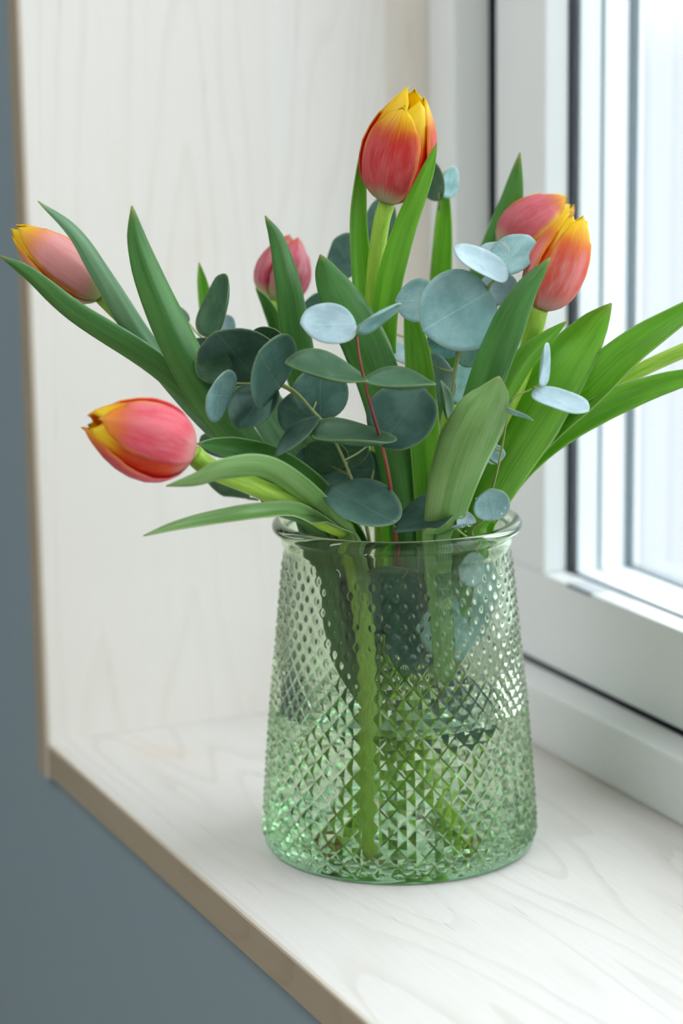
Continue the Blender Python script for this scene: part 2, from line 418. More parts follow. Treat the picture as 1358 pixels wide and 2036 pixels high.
M_['twig_red'] = plain('eucalyptus_twig_red', (.36, .085, .065), .45, .4)
M_['twig_tan'] = plain('eucalyptus_twig_tan', (.40, .22, .09), .5, .4)
def eucmat(name, c1, c2, edge, trans=.12):
    b = NB(name); uv = b.n('ShaderNodeUVMap').outputs[0]; rnd = b.n('ShaderNodeObjectInfo').outputs['Random']
    sep = b.n('ShaderNodeSeparateXYZ'); b.l(uv, sep.inputs[0])
    x = b.math('SUBTRACT', sep.outputs[0], 0.); y = b.math('SUBTRACT', sep.outputs[1], .5)
    ang = b.math('ARCTAN2', y, b.math('ADD', x, .03)); rad = b.math('SQRT', b.math('ADD', b.math('POWER', b.math('ABSOLUTE', b.math('SUBTRACT', x, .5)), 2.), b.math('POWER', b.math('ABSOLUTE', y), 2.)))
    mid = b.sstep(b.math('ABSOLUTE', y), .012, .0, 0, 1)
    wob = b.noise(uv, 4, 2)
    fr = b.math('ABSOLUTE', b.math('SUBTRACT', b.math('FRACT', b.math('MULTIPLY', b.math('ADD', ang, b.math('MULTIPLY', wob, .5)), 3.2)), .5))
    lat = b.math('MULTIPLY', b.sstep(fr, .035, .0), b.sstep(x, .0, .2, 1, .4))
    cm = b.n('ShaderNodeCombineXYZ'); b.l(sep.outputs[0], cm.inputs[0]); b.l(sep.outputs[1], cm.inputs[1]); b.l(b.math('MULTIPLY', rnd, 7.), cm.inputs[2])
    blot = b.noise(cm.outputs[0], 2.5, 5, .65)
    sp = b.noise(cm.outputs[0], 40, 2, .6)
    col = b.mix(b.sstep(blot, .35, .66), c1, c2)
    col = b.mix(b.sstep(sp, .45, .75, 0, .22), col, c1)
    veins = b.math('MAXIMUM', mid, b.math('MULTIPLY', lat, .5))
    col = b.mix(b.math('MULTIPLY', veins, .35), col, tuple(min(1, v*1.6+.06) for v in c2))
    col = b.mix(b.sstep(rad, .47, .5, 0, .55), col, edge)
    nm = b.bump(b.math('ADD', b.math('MULTIPLY', veins, -.6), b.math('MULTIPLY', blot, .5)), .4, .0006)
    ps = b.princ(col, .5, .25, nm); tl = b.n('ShaderNodeBsdfTranslucent'); b.l(b.mix(.4, col, (.2, .5, .2)), tl.inputs[0])
    mxs = b.n('ShaderNodeMixShader'); mxs.inputs[0].default_value = trans; b.l(ps, mxs.inputs[1]); b.l(tl.outputs[0], mxs.inputs[2])
    return b.end(mxs.outputs[0])
M_['e_pale'] = eucmat('eucalyptus_pale', (.31, .44, .48), (.42, .56, .61), (.50, .58, .48))
M_['e_blue'] = eucmat('eucalyptus_blue', (.22, .42, .41), (.36, .58, .58), (.40, .48, .30))
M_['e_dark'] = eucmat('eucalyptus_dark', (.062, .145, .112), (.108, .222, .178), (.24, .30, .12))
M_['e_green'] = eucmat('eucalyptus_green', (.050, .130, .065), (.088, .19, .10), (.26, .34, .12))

MARG = .0022
def rlim(z): return (rin(max(z, Z0))-MARG) if z < .168 else (.0575 + max(0, (z-.168))*.02 if z < VH+.002 else .0578+(z-VH-.002)*2.5)
def clampin(p, near=.0):
    """keep a point that is down in the vase inside its inner wall"""
    dx, dy = p.x-VX, p.y-VY; r = math.hypot(dx, dy); L = rlim(p.z)
    q = p.copy()
    if r > L and (p.z < VH+.03) and r < .105:
        q.x = VX+dx*L/r; q.y = VY+dy*L/r
    if q.z < Z0+.0015 and r < .09: q.z = Z0+.0015
    return q
def catmull(P, n):
    P = [P[0]*2-P[1]]+P+[P[-1]*2-P[-2]]; out = []
    segs = len(P)-3
    for s in range(n+1):
        t = s/n*segs; i = min(int(t), segs-1); f = t-i; a, b_, c, d_ = P[i:i+4]
        out.append(.5*((2*b_)+(c-a)*f+(2*a-5*b_+4*c-d_)*f*f+(3*b_-a-3*c+d_)*f**3))
    return out
def tube(name, P, rad, mat, parent, n=28, sides=14, clamp=False, vend=1.0):
    C_ = catmull([Vector(p) for p in P], n)
    if clamp:
        m_ = rad if not callable(rad) else rad(1)
        for i, c in enumerate(C_):
            dx, dy = c.x-VX, c.y-VY; r = math.hypot(dx, dy); L = rlim(c.z)-m_
            if r > L and c.z < VH+.02 and r < .09: C_[i] = Vector((VX+dx*L/r, VY+dy*L/r, c.z))
    if clamp:
        for c in C_:
            if c.z < Z0+.006 and math.hypot(c.x-VX, c.y-VY) < .09: c.z = Z0+.006
    V, F, U = [], [], []
    prev = None
    for i, c in enumerate(C_):
        t = (C_[min(i+1, n)]-C_[max(i-1, 0)]).normalized()
        if prev is None: prev = t.orthogonal().normalized()
        a = (prev-t*prev.dot(t)).normalized(); b_ = t.cross(a); prev = a
        r = rad(i/n) if callable(rad) else rad
        for k in range(sides):
            th = 2*PI*k/sides; V.append(c+a*math.cos(th)*r+b_*math.sin(th)*r); U.append((k/sides, i/n*vend))
    for i in range(n):
        for k in range(sides):
            k2 = (k+1) % sides; F.append((i*sides+k, i*sides+k2, (i+1)*sides+k2, (i+1)*sides+k))
    F.append(tuple(reversed(range(sides)))); F.append(tuple(n*sides+k for k in range(sides)))
    return mesh(name, V, F, mat, U, True, parent)

def ribbon(P, widths, mat, parent, roll=0., cup=.35, twist=0., wave=0., n=46, nc=12, clamp=True, thick=.0007, sharp=.9):
    """tulip leaf. P = 3D points from foot to tip; widths = (t, half width in m) table;
    roll turns the blade about its length (0 faces the room), cup is how far it is folded into a gutter"""
    C_ = catmull([Vector(p) for p in P], n)
    tt = [w[0] for w in widths]; ww = [w[1] for w in widths]
    cols_, U, Nn = [], [], []
    for i, c in enumerate(C_):
        s = i/n
        t = (C_[min(i+1, n)]-C_[max(i-1, 0)]).normalized()
        view = (CAM-c).normalized()
        nrm = (view-t*view.dot(t)).normalized(); side = t.cross(nrm).normalized()
        a = math.radians(roll+twist*s)
        nr = nrm*math.cos(a)+side*math.sin(a); sd = side*math.cos(a)-nrm*math.sin(a)
        w = float(np.interp(s, tt, ww))
        if s > .5: pass
        row = []
        cu = cup*(1+.8*(1-s)**2)
        for k in range(nc+1):
            x = k/nc*2-1
            th = x*cu*1.45          # arc cross-section; a negative cup turns the rounded back to the room
            if abs(cu) > 1e-3: lx = math.sin(th)/(cu*1.45); lz = (1-math.cos(th))/(cu*1.45)
            else: lx, lz = x, 0
            lz -= .06*math.exp(-(x/.12)**2)*sharp*(1 if cu > 0 else -1)
            p = c+sd*(lx*w)+nr*(lz*w)+nr*(wave*w*.35*math.sin(s*14+x*2.)*abs(x))
            row.append(clampin(p) if clamp else p); U.append((k/nc, s))
        cols_.append(row)
    V = [p for r in cols_ for p in r]; F = []
    m = nc+1
    for i in range(n):
        for k in range(nc): F.append((i*m+k, i*m+k+1, (i+1)*m+k+1, (i+1)*m+k))
    o = mesh('leaf', V, F, mat, U, True, parent)
    so = o.modifiers.new('thickness', 'SOLIDIFY'); so.thickness = thick; so.offset = 0
    return o
def lanc(w, foot=.45, peak=.45, tipround=.55):
    """width table of a lance-shaped leaf, half width w"""
    return [(0, w*foot), (peak*.5, w*(foot+1)/2*1.03), (peak, w), (peak+(1-peak)*.35, w*.90), (peak+(1-peak)*.6, w*.68), (peak+(1-peak)*.8, w*.41), (peak+(1-peak)*.93, w*.17), (1, w*.015)]

def petalmat(name, base, mid, deep, tipc, edge, e0=.55, t0=.62, spec=.35):
    b = NB(name); uv = b.n('ShaderNodeUVMap').outputs[0]; rnd = b.n('ShaderNodeObjectInfo').outputs['Random']
    sep = b.n('ShaderNodeSeparateXYZ'); b.l(uv, sep.inputs[0]); u, v = sep.outputs[0], sep.outputs[1]
    ab = b.math('ABSOLUTE', b.math('MULTIPLY_ADD', u, 2., -1.))
    cm = b.n('ShaderNodeCombineXYZ'); b.l(u, cm.inputs[0]); b.l(b.math('MULTIPLY', v, .10), cm.inputs[1]); b.l(b.math('MULTIPLY', rnd, 5.), cm.inputs[2])
    st = b.noise(cm.outputs[0], 26, 4, .65)
    cm2 = b.n('ShaderNodeCombineXYZ'); b.l(u, cm2.inputs[0]); b.l(b.math('MULTIPLY', v, .5), cm2.inputs[1]); b.l(b.math('MULTIPLY', rnd, 5.), cm2.inputs[2])
    bl = b.noise(cm2.outputs[0], 4, 3, .6)
    col = b.mix(b.sstep(bl, .35, .65), mid, deep)
    col = b.mix(b.sstep(st, .5, .75, 0, .45), col, tuple(min(1, x*1.2+.2) for x in mid))
    # yellow margin
    em = b.math('ADD', ab, b.math('MULTIPLY', b.math('SUBTRACT', st, .5), .35))
    em = b.math('ADD', em, b.math('MULTIPLY', b.math('SUBTRACT', v, .5), .45))
    emk = b.sstep(em, e0, e0+.33)
    col = b.mix(b.math('MULTIPLY', emk, b.sstep(v, .12, .4)), col, edge)
    tm = b.math('ADD', v, b.math('MULTIPLY', b.math('SUBTRACT', st, .5), .3))
    col = b.mix(b.sstep(tm, t0-.12, t0+.14), col, (deep[0]*.9+.1, deep[1]*.6+.16, deep[2]*.3))
    col = b.mix(b.sstep(tm, t0, t0+.26), col, tipc)
    bm_ = b.math('ADD', v, b.math('MULTIPLY', b.math('SUBTRACT', st, .5), .14))
    bm_ = b.math('ADD', bm_, b.math('MULTIPLY', ab, .07))
    col = b.mix(b.sstep(bm_, .26, .08), col, base)
    ps = b.princ(col, .38, spec, b.bump(st, .3, .0005))
    tl = b.n('ShaderNodeBsdfTranslucent'); b.l(col, tl.inputs[0])
    mxs = b.n('ShaderNodeMixShader'); mxs.inputs[0].default_value = .48; b.l(ps, mxs.inputs[1]); b.l(tl.outputs[0], mxs.inputs[2])
    return b.end(mxs.outputs[0])
YEL = (1., .74, .02); YE2 = (1., .78, .03); CRM = (.72, .68, .34)
M_['p_pink'] = petalmat('petal_soft_pink', (.70, .74, .34), (.97, .56, .54), (.94, .45, .43), YEL, (.95, .55, .08), .84, .76)
M_['p_pink_in'] = petalmat('petal_yellow_orange', (.66, .70, .32), (.86, .40, .12), (.80, .24, .05), YEL, (1., .60, .02), .50, .50)
M_['p_rose'] = petalmat('petal_rose', (.92, .50, .46), (.95, .30, .34), (.90, .15, .21), (1., .50, .05), (1., .52, .05), .86, .76)
M_['p_rose_in'] = petalmat('petal_yellow_margin', (.88, .45, .38), (.92, .14, .05), (.85, .07, .02), YE2, YE2, .30, .66)
M_['p_back'] = petalmat('petal_pink_white', (.86, .86, .55), (.86, .38, .42), (.74, .10, .18), (.95, .32, .08), (.80, .18, .2), .80, .92)
M_['p_back_in'] = M_['p_back']
M_['p_red'] = petalmat('petal_red_rose', (.85, .72, .50), (.86, .17, .17), (.78, .055, .05), YE2, (1., .50, .08), .80, .70)
M_['p_red_in'] = petalmat('petal_red_orange', (.80, .30, .10), (.88, .06, .01), (.80, .02, .005), YE2, (1., .55, .01), .62, .58)
M_['p_orange'] = petalmat('petal_orange_pink', (.92, .56, .52), (.93, .36, .33), (.88, .17, .10), YE2, (1., .50, .03), .78, .68)
M_['p_orange_in'] = petalmat('petal_orange', (.90, .40, .2), (.92, .20, .03), (.88, .09, .01), YE2, (1., .60, .02), .56, .56)
M_['p_rosy'] = petalmat('petal_deep_rose', (.85, .68, .50), (.82, .24, .28), (.74, .15, .19), YE2, YEL, .76, .82)
M_['p_rosy_in'] = petalmat('petal_rose_yellow', (.80, .62, .45), (.90, .35, .06), (.84, .18, .04), YE2, YEL, .45, .55)

PR = ([0, .04, .10, .2, .33, .48, .62, .76, .88, .96, 1.], [.22, .46, .70, .90, 1., 1., .90, .71, .48, .30, .16])
PW = ([0, .08, .2, .45, .65, .8, .9, .96, 1.], [.30, .60, .88, 1.04, .96, .72, .47, .27, .04])
def head(root, B, Tp, wpx, mat, spin=0., openn=0., lens=None, slim=.88, inner_mat=None):
    """six petals round the axis B -> Tp"""
    B = Vector(B); Tp = Vector(Tp); ax = (Tp-B); L = ax.length; ax.normalize()
    R0 = wpx/2/pxm((B+Tp)/2)
    view = (CAM-B).normalized(); a0 = (view-ax*view.dot(ax)).normalized(); a1 = ax.cross(a0)
    nv, nu = 22, 12
    for k in range(6):
        inner = k % 2
        phi0 = math.radians(spin+60*k)
        ll = (lens[k] if lens else (1.0 if not inner else .965))*L
        V, U, F = [], [], []
        for i in range(nv+1):
            v = i/nv
            rr = float(np.interp(min(1, v*ll/L), *PR))*R0*(.89 if inner else 1.0)
            rr += R0*(openn*(v**3))*(1 if not inner else .55)
            w = float(np.interp(v, *PW))*R0*(1.02 if inner else slim)
            for j in range(nu+1):
                x = j/nu*2-1
                th = x*w/max(rr, R0*.30)
                th = max(-1.45, min(1.45, th))
                r2 = rr*(1+.045*math.exp(-(x/.18)**2)*(1 if v > .1 else 0)+.035*abs(x)**3*(1 if not inner else -.3))
                if i == nv: th *= .2
                hgt = ll*v - (R0*.10*abs(x)**2 if v > .8 else 0)
                jit = R0*.02*math.sin(5*v+3*x+k*2.1)
                p = B+ax*hgt+(a0*math.cos(phi0+th)+a1*math.sin(phi0+th))*(r2+jit)
                V.append(p); U.append((j/nu, v))
        m = nu+1
        for i in range(nv):
            for j in range(nu): F.append((i*m+j, i*m+j+1, (i+1)*m+j+1, (i+1)*m+j))
        o = mesh('petal', V, F, (inner_mat or mat) if inner else mat, U, True, root)
        so = o.modifiers.new('thickness', 'SOLIDIFY'); so.thickness = .0007; so.offset = -1
    # receptacle closing the cup
    tube('receptacle', [B-ax*.002, B+ax*.001, B+ax*.004], lambda s: R0*(.18+.14*s), M_['stem'], root, 6, 12)

def P3(l): return [at(*q) for q in l]
CX = VX; CY = VY
def foot(a, r, z): return Vector((VX+r*math.cos(a), VY+r*math.sin(a), z))

def tulip(label, stem, rad, head_=None, smat='stem'):
    r = empty('tulip', at(*stem[-1])); tag(r, label, 'tulip', None)
    pts = P3(stem)
    tube('stem', pts, rad, M_[smat], r, 44, 16, True)
    if head_: head(r, pts[0], at(*head_[0]), head_[1], M_[head_[2]], *head_[3:], inner_mat=M_[head_[2]+'_in'])
    return r
def leaf(r, pts, wpx, mat='leaf', **k):
    """pts from foot to tip as (u, v, d); wpx = full width in the photograph"""
    P = P3(pts); s = pxm(P[len(P)//2])
    fo = k.pop('foot', .45); pk = k.pop('peak', .45)
    return ribbon(P, lanc(wpx/2/s, fo, pk), M_[mat], r, **k)

# --- T1 upper left
t = tulip('pink and yellow tulip reaching furthest up to the left, its head between two leaves',
          [(203, 590, .05), (245, 632, .05), (330, 720, .045), (470, 850, .04), (610, 985, .03), (690, 1090, .02), (760, 1300, .01), (830, 1560, .0), (860, 1690, .0)],
          .0042, ((28, 452, .055), 106, 'p_pink', 20, .03, [.98, .94, 1., 1., .97, 1.02]))
leaf(t, [(700, 1330, .03), (640, 1120, .035), (560, 985, .05), (440, 850, .06), (310, 730, .07), (150, 625, .075), (60, 548, .08), (0, 508, .085)], 66, 'leaf', roll=-25, cup=-0.6, foot=.6)
leaf(t, [(690, 1300, .01), (640, 1110, .02), (550, 960, .03), (420, 830, .05), (300, 690, .06), (215, 560, .07), (150, 462, .075), (75, 400, .08)], 66, 'leaf_blue', roll=30, cup=-0.55, foot=.6)
leaf(t, [(745, 1470, .035), (700, 1320, .045), (650, 1150, .052), (575, 1010, .06), (480, 870, .075), (395, 750, .08), (320, 600, .08), (278, 490, .08), (262, 409, .08)], 98, 'leaf', roll=12, cup=-0.7, foot=.85, peak=.55)
# --- T3 lower left
t = tulip('rose and yellow tulip leaning low to the left, nearest its blurred head to the room',
          [(384, 903, .135), (420, 932, .13), (500, 965, .115), (600, 1010, .085), (665, 1052, .055), (700, 1100, .045), (725, 1300, .055), (732, 1550, .060), (738, 1732, .060)],
          .0050, ((173, 836, .15), 164, 'p_rose', 20, .03, [.94, .98, 1.0, .97, 1.03, .97], .78))
leaf(t, [(735, 1330, .045), (712, 1120, .05), (665, 1045, .062), (605, 985, .10), (530, 935, .125), (450, 935, .14), (390, 955, .145), (330, 966, .15)], 66, 'leaf_pale', roll=-35, cup=-0.45, foot=.5)
leaf(t, [(725, 1330, .05), (708, 1120, .055), (660, 1060, .068), (590, 1018, .10), (520, 1018, .12), (430, 1030, .13), (350, 1046, .14), (285, 1065, .145)], 42, 'leaf_pale', roll=45, cup=.55, foot=.9, twist=-30)
leaf(t, [(740, 1360, .03), (720, 1120, .035), (680, 1040, .04), (620, 970, .06), (550, 920, .08), (480, 895, .10), (430, 885, .11), (392, 882, .12)], 74, 'leaf', roll=-10, cup=.5, foot=.7)
# --- T4 back small head
t = tulip('small pink and white tulip behind a leaf, at the back left of centre',
          [(545, 600, -.045), (560, 660, -.04), (600, 780, -.035), (650, 920, -.03), (700, 1080, -.025), (745, 1280, .0), (810, 1440, .03), (870, 1590, .045), (938, 1722, .045)],
          .0046, ((586, 470, -.055), 112, 'p_back', 40, .02))
leaf(t, [(755, 1440, -.01), (735, 1290, .0), (695, 1080, .0), (650, 900, .01), (612, 760, .02), (592, 660, .025), (575, 560, .025), (553, 478, .02), (527, 429, .02)], 80, 'leaf', roll=18, cup=-0.6, foot=.7)
leaf(t, [(700, 1150, -.02), (650, 950, -.03), (605, 800, -.035), (575, 710, -.038), (553, 650, -.035), (530, 602, -.03), (508, 572, -.03)], 42, 'leaf', roll=-20, cup=.5)
leaf(t, [(720, 1250, -.03), (670, 1080, -.03), (590, 930, -.03), (500, 820, -.03), (440, 730, -.03), (412, 640, -.03), (400, 570, -.03), (396, 522, -.03)], 66, 'leaf_bright', roll=40, cup=.6)
leaf(t, [(760, 1300, .0), (700, 1110, .005), (640, 990, .01), (585, 900, .015), (535, 820, .01), (490, 740, .0), (455, 680, -.01)], 92, 'leaf_blue', roll=10, cup=.12, foot=.8)
# --- T5 top centre
t = tulip('red and orange tulip standing tallest at the top centre of the bunch',
          [(770, 402, .02), (757, 450, .02), (744, 560, .015), (742, 700, .01), (748, 850, .01), (760, 1050, .0), (760, 1300, -.01), (740, 1500, -.02), (700, 1700, -.02)],
          .0044, ((822, 176, .03), 146, 'p_red', -16, .02, [.88, .93, .95, 1., .96, 1.01]))
leaf(t, [(800, 1420, .01), (785, 1250, .0), (765, 1020, .0), (750, 860, .0), (728, 700, .0), (715, 560, .005), (708, 440, .01), (716, 340, .01), (726, 268, .015)], 62, 'leaf_bright', roll=35, cup=.55, foot=.8)
leaf(t, [(790, 1250, .02), (775, 1020, .02), (760, 850, .025), (752, 700, .03), (765, 570, .035), (800, 450, .04), (843, 350, .045), (869, 284, .045)], 74, 'leaf_bright', roll=-32, cup=-0.55, foot=.8)
leaf(t, [(810, 1300, .03), (805, 1080, .035), (790, 940, .04), (762, 800, .045), (725, 690, .045), (682, 610, .045), (652, 552, .04), (637, 506, .04)], 108, 'leaf', roll=-8, cup=-0.55, foot=.7, peak=.55)
# --- T6 right, back head
t = tulip('rose tulip with yellow tip, the rear head of the right-hand pair',
          [(1000, 505, -.03), (985, 540, -.03), (950, 640, -.03), (905, 780, -.03), (870, 950, -.03), (850, 1100, -.03), (830, 1300, -.03), (800, 1500, -.03), (770, 1690, -.03)],
          .0042, ((1133, 396, -.03), 128, 'p_rosy', -35, .05))
leaf(t, [(860, 1300, -.02), (865, 1100, -.025), (880, 920, -.03), (905, 760, -.035), (940, 620, -.04), (985, 500, -.04), (1015, 400, -.04), (1034, 303, -.04)], 96, 'leaf', roll=-15, cup=-0.5, foot=.6, peak=.5)
leaf(t, [(835, 1250, -.04), (850, 1050, -.045), (870, 880, -.05), (872, 740, -.055), (872, 600, -.055), (878, 480, -.055), (882, 400, -.055), (884, 340, -.055)], 56, 'leaf_bright', roll=15, cup=.6, foot=.9)
leaf(t, [(850, 1250, .02), (852, 1080, .03), (848, 960, .035), (842, 860, .04), (836, 780, .04), (828, 700, .04), (818, 640, .04), (809, 586, .04)], 70, 'leaf_bright', roll=8, cup=.5, foot=.9)
# --- T7 right, front head
t = tulip('orange and pink tulip with frayed yellow tip, the front head of the right-hand pair',
          [(1072, 615, .055), (1060, 660, .055), (1030, 760, .05), (980, 880, .045), (930, 1000, .035), (900, 1100, .03), (880, 1300, .02), (760, 1540, .03), (655, 1712, .04)],
          .0048, ((1152, 425, .055), 118, 'p_orange', 32, .12))
leaf(t, [(880, 1330, .055), (880, 1130, .06), (895, 980, .07), (925, 870, .078), (960, 760, .08), (1000, 660, .085), (1040, 580, .085), (1094, 512, .085)], 92, 'leaf', roll=-14, cup=-0.7, foot=.7, peak=.6)
leaf(t, [(885, 1360, .06), (884, 1180, .063), (884, 1070, .068), (898, 985, .085), (925, 900, .095), (955, 835, .10), (980, 790, .10), (992, 748, .10)], 126, 'leaf_pale', roll=12, cup=-0.45, foot=.42, peak=.60, wave=.15)
leaf(t, [(890, 1300, .03), (900, 1120, .035), (925, 990, .045), (965, 870, .05), (1005, 780, .06), (1050, 710, .065), (1090, 672, .065), (1127, 638, .065)], 66, 'leaf_bright', roll=25, cup=-0.5, foot=.8)
# --- T8 far right
t = tulip('tulip bending far right past the window, its head beyond the frame',
          [(1470, 655, .03), (1400, 680, .03), (1290, 728, .03), (1170, 790, .03), (1070, 870, .035), (985, 985, .025), (930, 1090, .015), (890, 1300, .0), (860, 1500, -.01), (830, 1690, -.01)],
          .0040, ((1640, 560, .05), 120, 'p_orange', 20, .05))
leaf(t, [(890, 1250, .0), (930, 1080, .01), (985, 975, .02), (1070, 865, .04), (1160, 785, .05), (1250, 700, .055), (1350, 630, .06), (1450, 565, .06)], 98, 'leaf_bright', roll=-20, cup=.5, foot=.6)
leaf(t, [(905, 1250, .01), (945, 1080, .02), (1005, 960, .03), (1090, 870, .04), (1190, 810, .05), (1290, 768, .055), (1380, 745, .06), (1480, 735, .06)], 72, 'leaf_bright', roll=25, cup=.5, foot=.6)
leaf(t, [(890, 1300, .03), (905, 1150, .035), (935, 1040, .04), (985, 940, .05), (1045, 840, .055), (1105, 745, .055), (1165, 665, .05), (1216, 603, .05)], 136, 'leaf_bright', roll=-12, cup=-0.4, foot=.5, peak=.58)

# ------------------------------------------------------------------ eucalyptus
def euc(root, cx, cy, rx, ry, ang, d, sgn=1, mat='e_dark', base=180, cup=.12, node=None, near=None):
    """a round leaf of long radius rx and foreshortened radius ry (photo pixels), its long axis turned
    by ang degrees; sgn tells which way it tips; base = direction of its foot in the picture"""
    c = at(cx, cy, d); s = pxm(c); R = max(rx, ry)/s; k = min(1, ry/rx)
    view = (CAM-c).normalized()
    rr = up2.cross(view).normalized(); uu = view.cross(rr)
    a = math.radians(ang); la = rr*math.cos(a)+uu*math.sin(a); sa = -rr*math.sin(a)+uu*math.cos(a)
    tilt = math.acos(max(.08, k))*sgn
    sb = sa*math.cos(tilt)+view*math.sin(tilt)          # short axis tipped toward/away
    nn = la.cross(sb).normalized()
    if nn.dot(view) < 0: nn = -nn
    # foot direction in the leaf's plane
    bd = rr*math.cos(math.radians(base))+uu*math.sin(math.radians(base))
    bx, by = bd.dot(la), bd.dot(sa)/max(k, .15); bl = math.hypot(bx, by); X = -(la*bx+sb*by)/bl; Y = nn.cross(X)
    nr, na = 7, 32; V, U, F = [c-nn*0], [(.5, .5)], []
    rs = random.Random(int(cx*7+cy)); ph = rs.random()*6; asym = rs.uniform(-.04, .04)
    for i in range(1, nr+1):
        f = i/nr
        for j in range(na):
            th = 2*PI*j/na
            ro = 1+.035*math.cos(2*th+ph)+asym*math.sin(th)+.02*math.sin(3*th+ph)
            dbase = abs(((th-PI+PI) % (2*PI))-PI)
            if dbase < .35: ro *= 1+.06*(1-dbase/.35)       # short point at the foot
            x = -math.cos(th)*ro*f; y = math.sin(th)*ro*f
            z = cup*(f*f)*(.6+.9*y*y)+.03*math.sin(3*th+ph)*f*f*f
            V.append(c+X*(x*R)+Y*(y*R)+nn*((z-cup*.4)*R)); U.append((.5+.5*x/ro, .5+.5*y/ro))
    for j in range(na): F.append((0, 1+j, 1+(j+1) % na))
    for i in range(nr-1):
        for j in range(na):
            j2 = (j+1) % na; F.append((1+i*na+j, 1+(i+1)*na+j, 1+(i+1)*na+j2, 1+i*na+j2))
    V = [clampin(v) if v.z < VH+.01 else v for v in V]
    o = mesh('leaf', V, F, M_[mat], U, True, root)
    so = o.modifiers.new('thickness', 'SOLIDIFY'); so.thickness = .0005; so.offset = 0
    if node is not None or near is not None:
        ft = V[1+(nr-1)*na]
        nd = at(*node) if node is not None else min(near, key=lambda q: (q-ft).length)
        if .0015 < (nd-ft).length < (1 if near is None else .022 if cx > 950 else .05):
            tube('leaf_stalk', [nd, (nd+ft)/2+Vector((0, 0, -.0005)), ft+(c-ft)*.06], .00055, M_['twig'], root, 8, 8)
    return o
def sprig(label, stem, rad, mat, leaves, extra=()):
    r = empty('eucalyptus_sprig', at(*stem[-1])); tag(r, label, 'eucalyptus')
    tube('stem', P3(stem), lambda s: rad*(.55+.6*s), M_[mat], r, 40, 10, True)
    for pts, rr_, mt in extra: tube('twig', P3(pts), rr_, M_[mt], r, 16, 8, True)
    sp = catmull(P3(stem), 40)
    for L in leaves:
        if len(L) > 10: euc(r, *L)
        else: euc(r, *L, near=sp)
    return r
# A: reddish stem up the middle
sprig('eucalyptus sprig with a reddish stem rising through the front centre of the bunch',
  [(709, 668, .105), (716, 720, .105), (735, 800, .10), (758, 880, .09), (775, 960, .075), (786, 1060, .055), (798, 1150, .03), (820, 1280, .01), (840, 1440, .0)],
  .00115, 'twig_red', [
  (655, 644, 56, 40, -10, .105, -1, 'e_pale', 0, .08, (709, 662, .105)),
  (752, 630, 54, 12, 33, .105, 1, 'e_blue', 205, .15, (709, 662, .105)),
  (648, 738, 80, 25, -16, .108, -1, 'e_green', -10, .18, (722, 757, .103)),
  (795, 763, 74, 17, -5, .108, -1, 'e_green', 180, .2, (722, 757, .103)),
  (799, 830, 75, 62, 30, .085, -1, 'e_dark', 235, .10, (757, 880, .092)),
  (704, 872, 86, 20, -7, .105, -1, 'e_green', 0, .2, (760, 884, .09)),
  (722, 1003, 78, 46, -14, .085, -1, 'e_dark', -30, .12, (782, 1035, .062)),
  (845, 1030, 66, 38, 25, .068, -1, 'e_dark', 200, .12, (785, 1035, .062)),
  (775, 1190, 78, 70, 10, .045, 1, 'e_dark', 60, .08, (800, 1150, .05)),
  (820, 1275, 60, 56, 80, .040, 1, 'e_dark', 100, .08, (830, 1260, .045)),
  ])
# B: pale blue cluster, right of centre
sprig('blue-grey eucalyptus sprig with the largest round leaf, right of centre',
  [(975, 565, .055), (962, 600, .05), (925, 680, .045), (905, 730, .045), (896, 810, .04), (885, 900, .03), (880, 1000, .02), (890, 1130, .02), (905, 1280, .02), (890, 1470, .02)],
  .00115, 'twig', [
  (910, 616, 84, 76, 100, .062, 1, 'e_blue', 30, .07, (968, 590, .052)),
  (832, 597, 46, 40, 60, .05, -1, 'e_blue', 0, .1),
  (957, 526, 62, 24, -30, .065, -1, 'e_pale', -30, .12, (1000, 548, .06)),
  (1020, 507, 54, 36, 20, .05, -1, 'e_blue', 230, .08, (998, 548, .06)),
  (980, 508, 36, 26, 20, .045, -1, 'e_pale', -60, .1, (998, 548, .06)),
  (990, 575, 40, 33, 30, .04, -1, 'e_pale', 180, .08, (972, 567, .055)),
  (800, 706, 40, 18, -25, .03, -1, 'e_pale', -20, .1),
  (868, 752, 56, 36, 110, .03, -1, 'e_pale', -60, .08, (897, 785, .042)),
  (920, 765, 44, 36, 80, .025, 1, 'e_blue', 230, .08, (897, 785, .042)),
  (942, 697, 38, 30, 30, .04, 1, 'e_blue', 130, .08, (915, 700, .045)),
  (880, 685, 34, 20, -25, .03, 1, 'e_blue', 30, .1, (912, 710, .045)),
  (900, 1240, 74, 64, 60, .035, 1, 'e_blue', 100, .08, (900, 1230, .02)),
  (945, 1180, 62, 46, 70, .02, 1, 'e_blue', 200, .08, (893, 1150, .02)),
  (915, 1410, 66, 52, 50, .02, 1, 'e_dark', 130, .08, (895, 1400, .02)),
  ], [([(972, 567, .055), (985, 556, .058), (1000, 546, .06)], .0008, 'twig'),
      ([(912, 705, .045), (905, 740, .043), (898, 785, .042)], .0009, 'twig')])
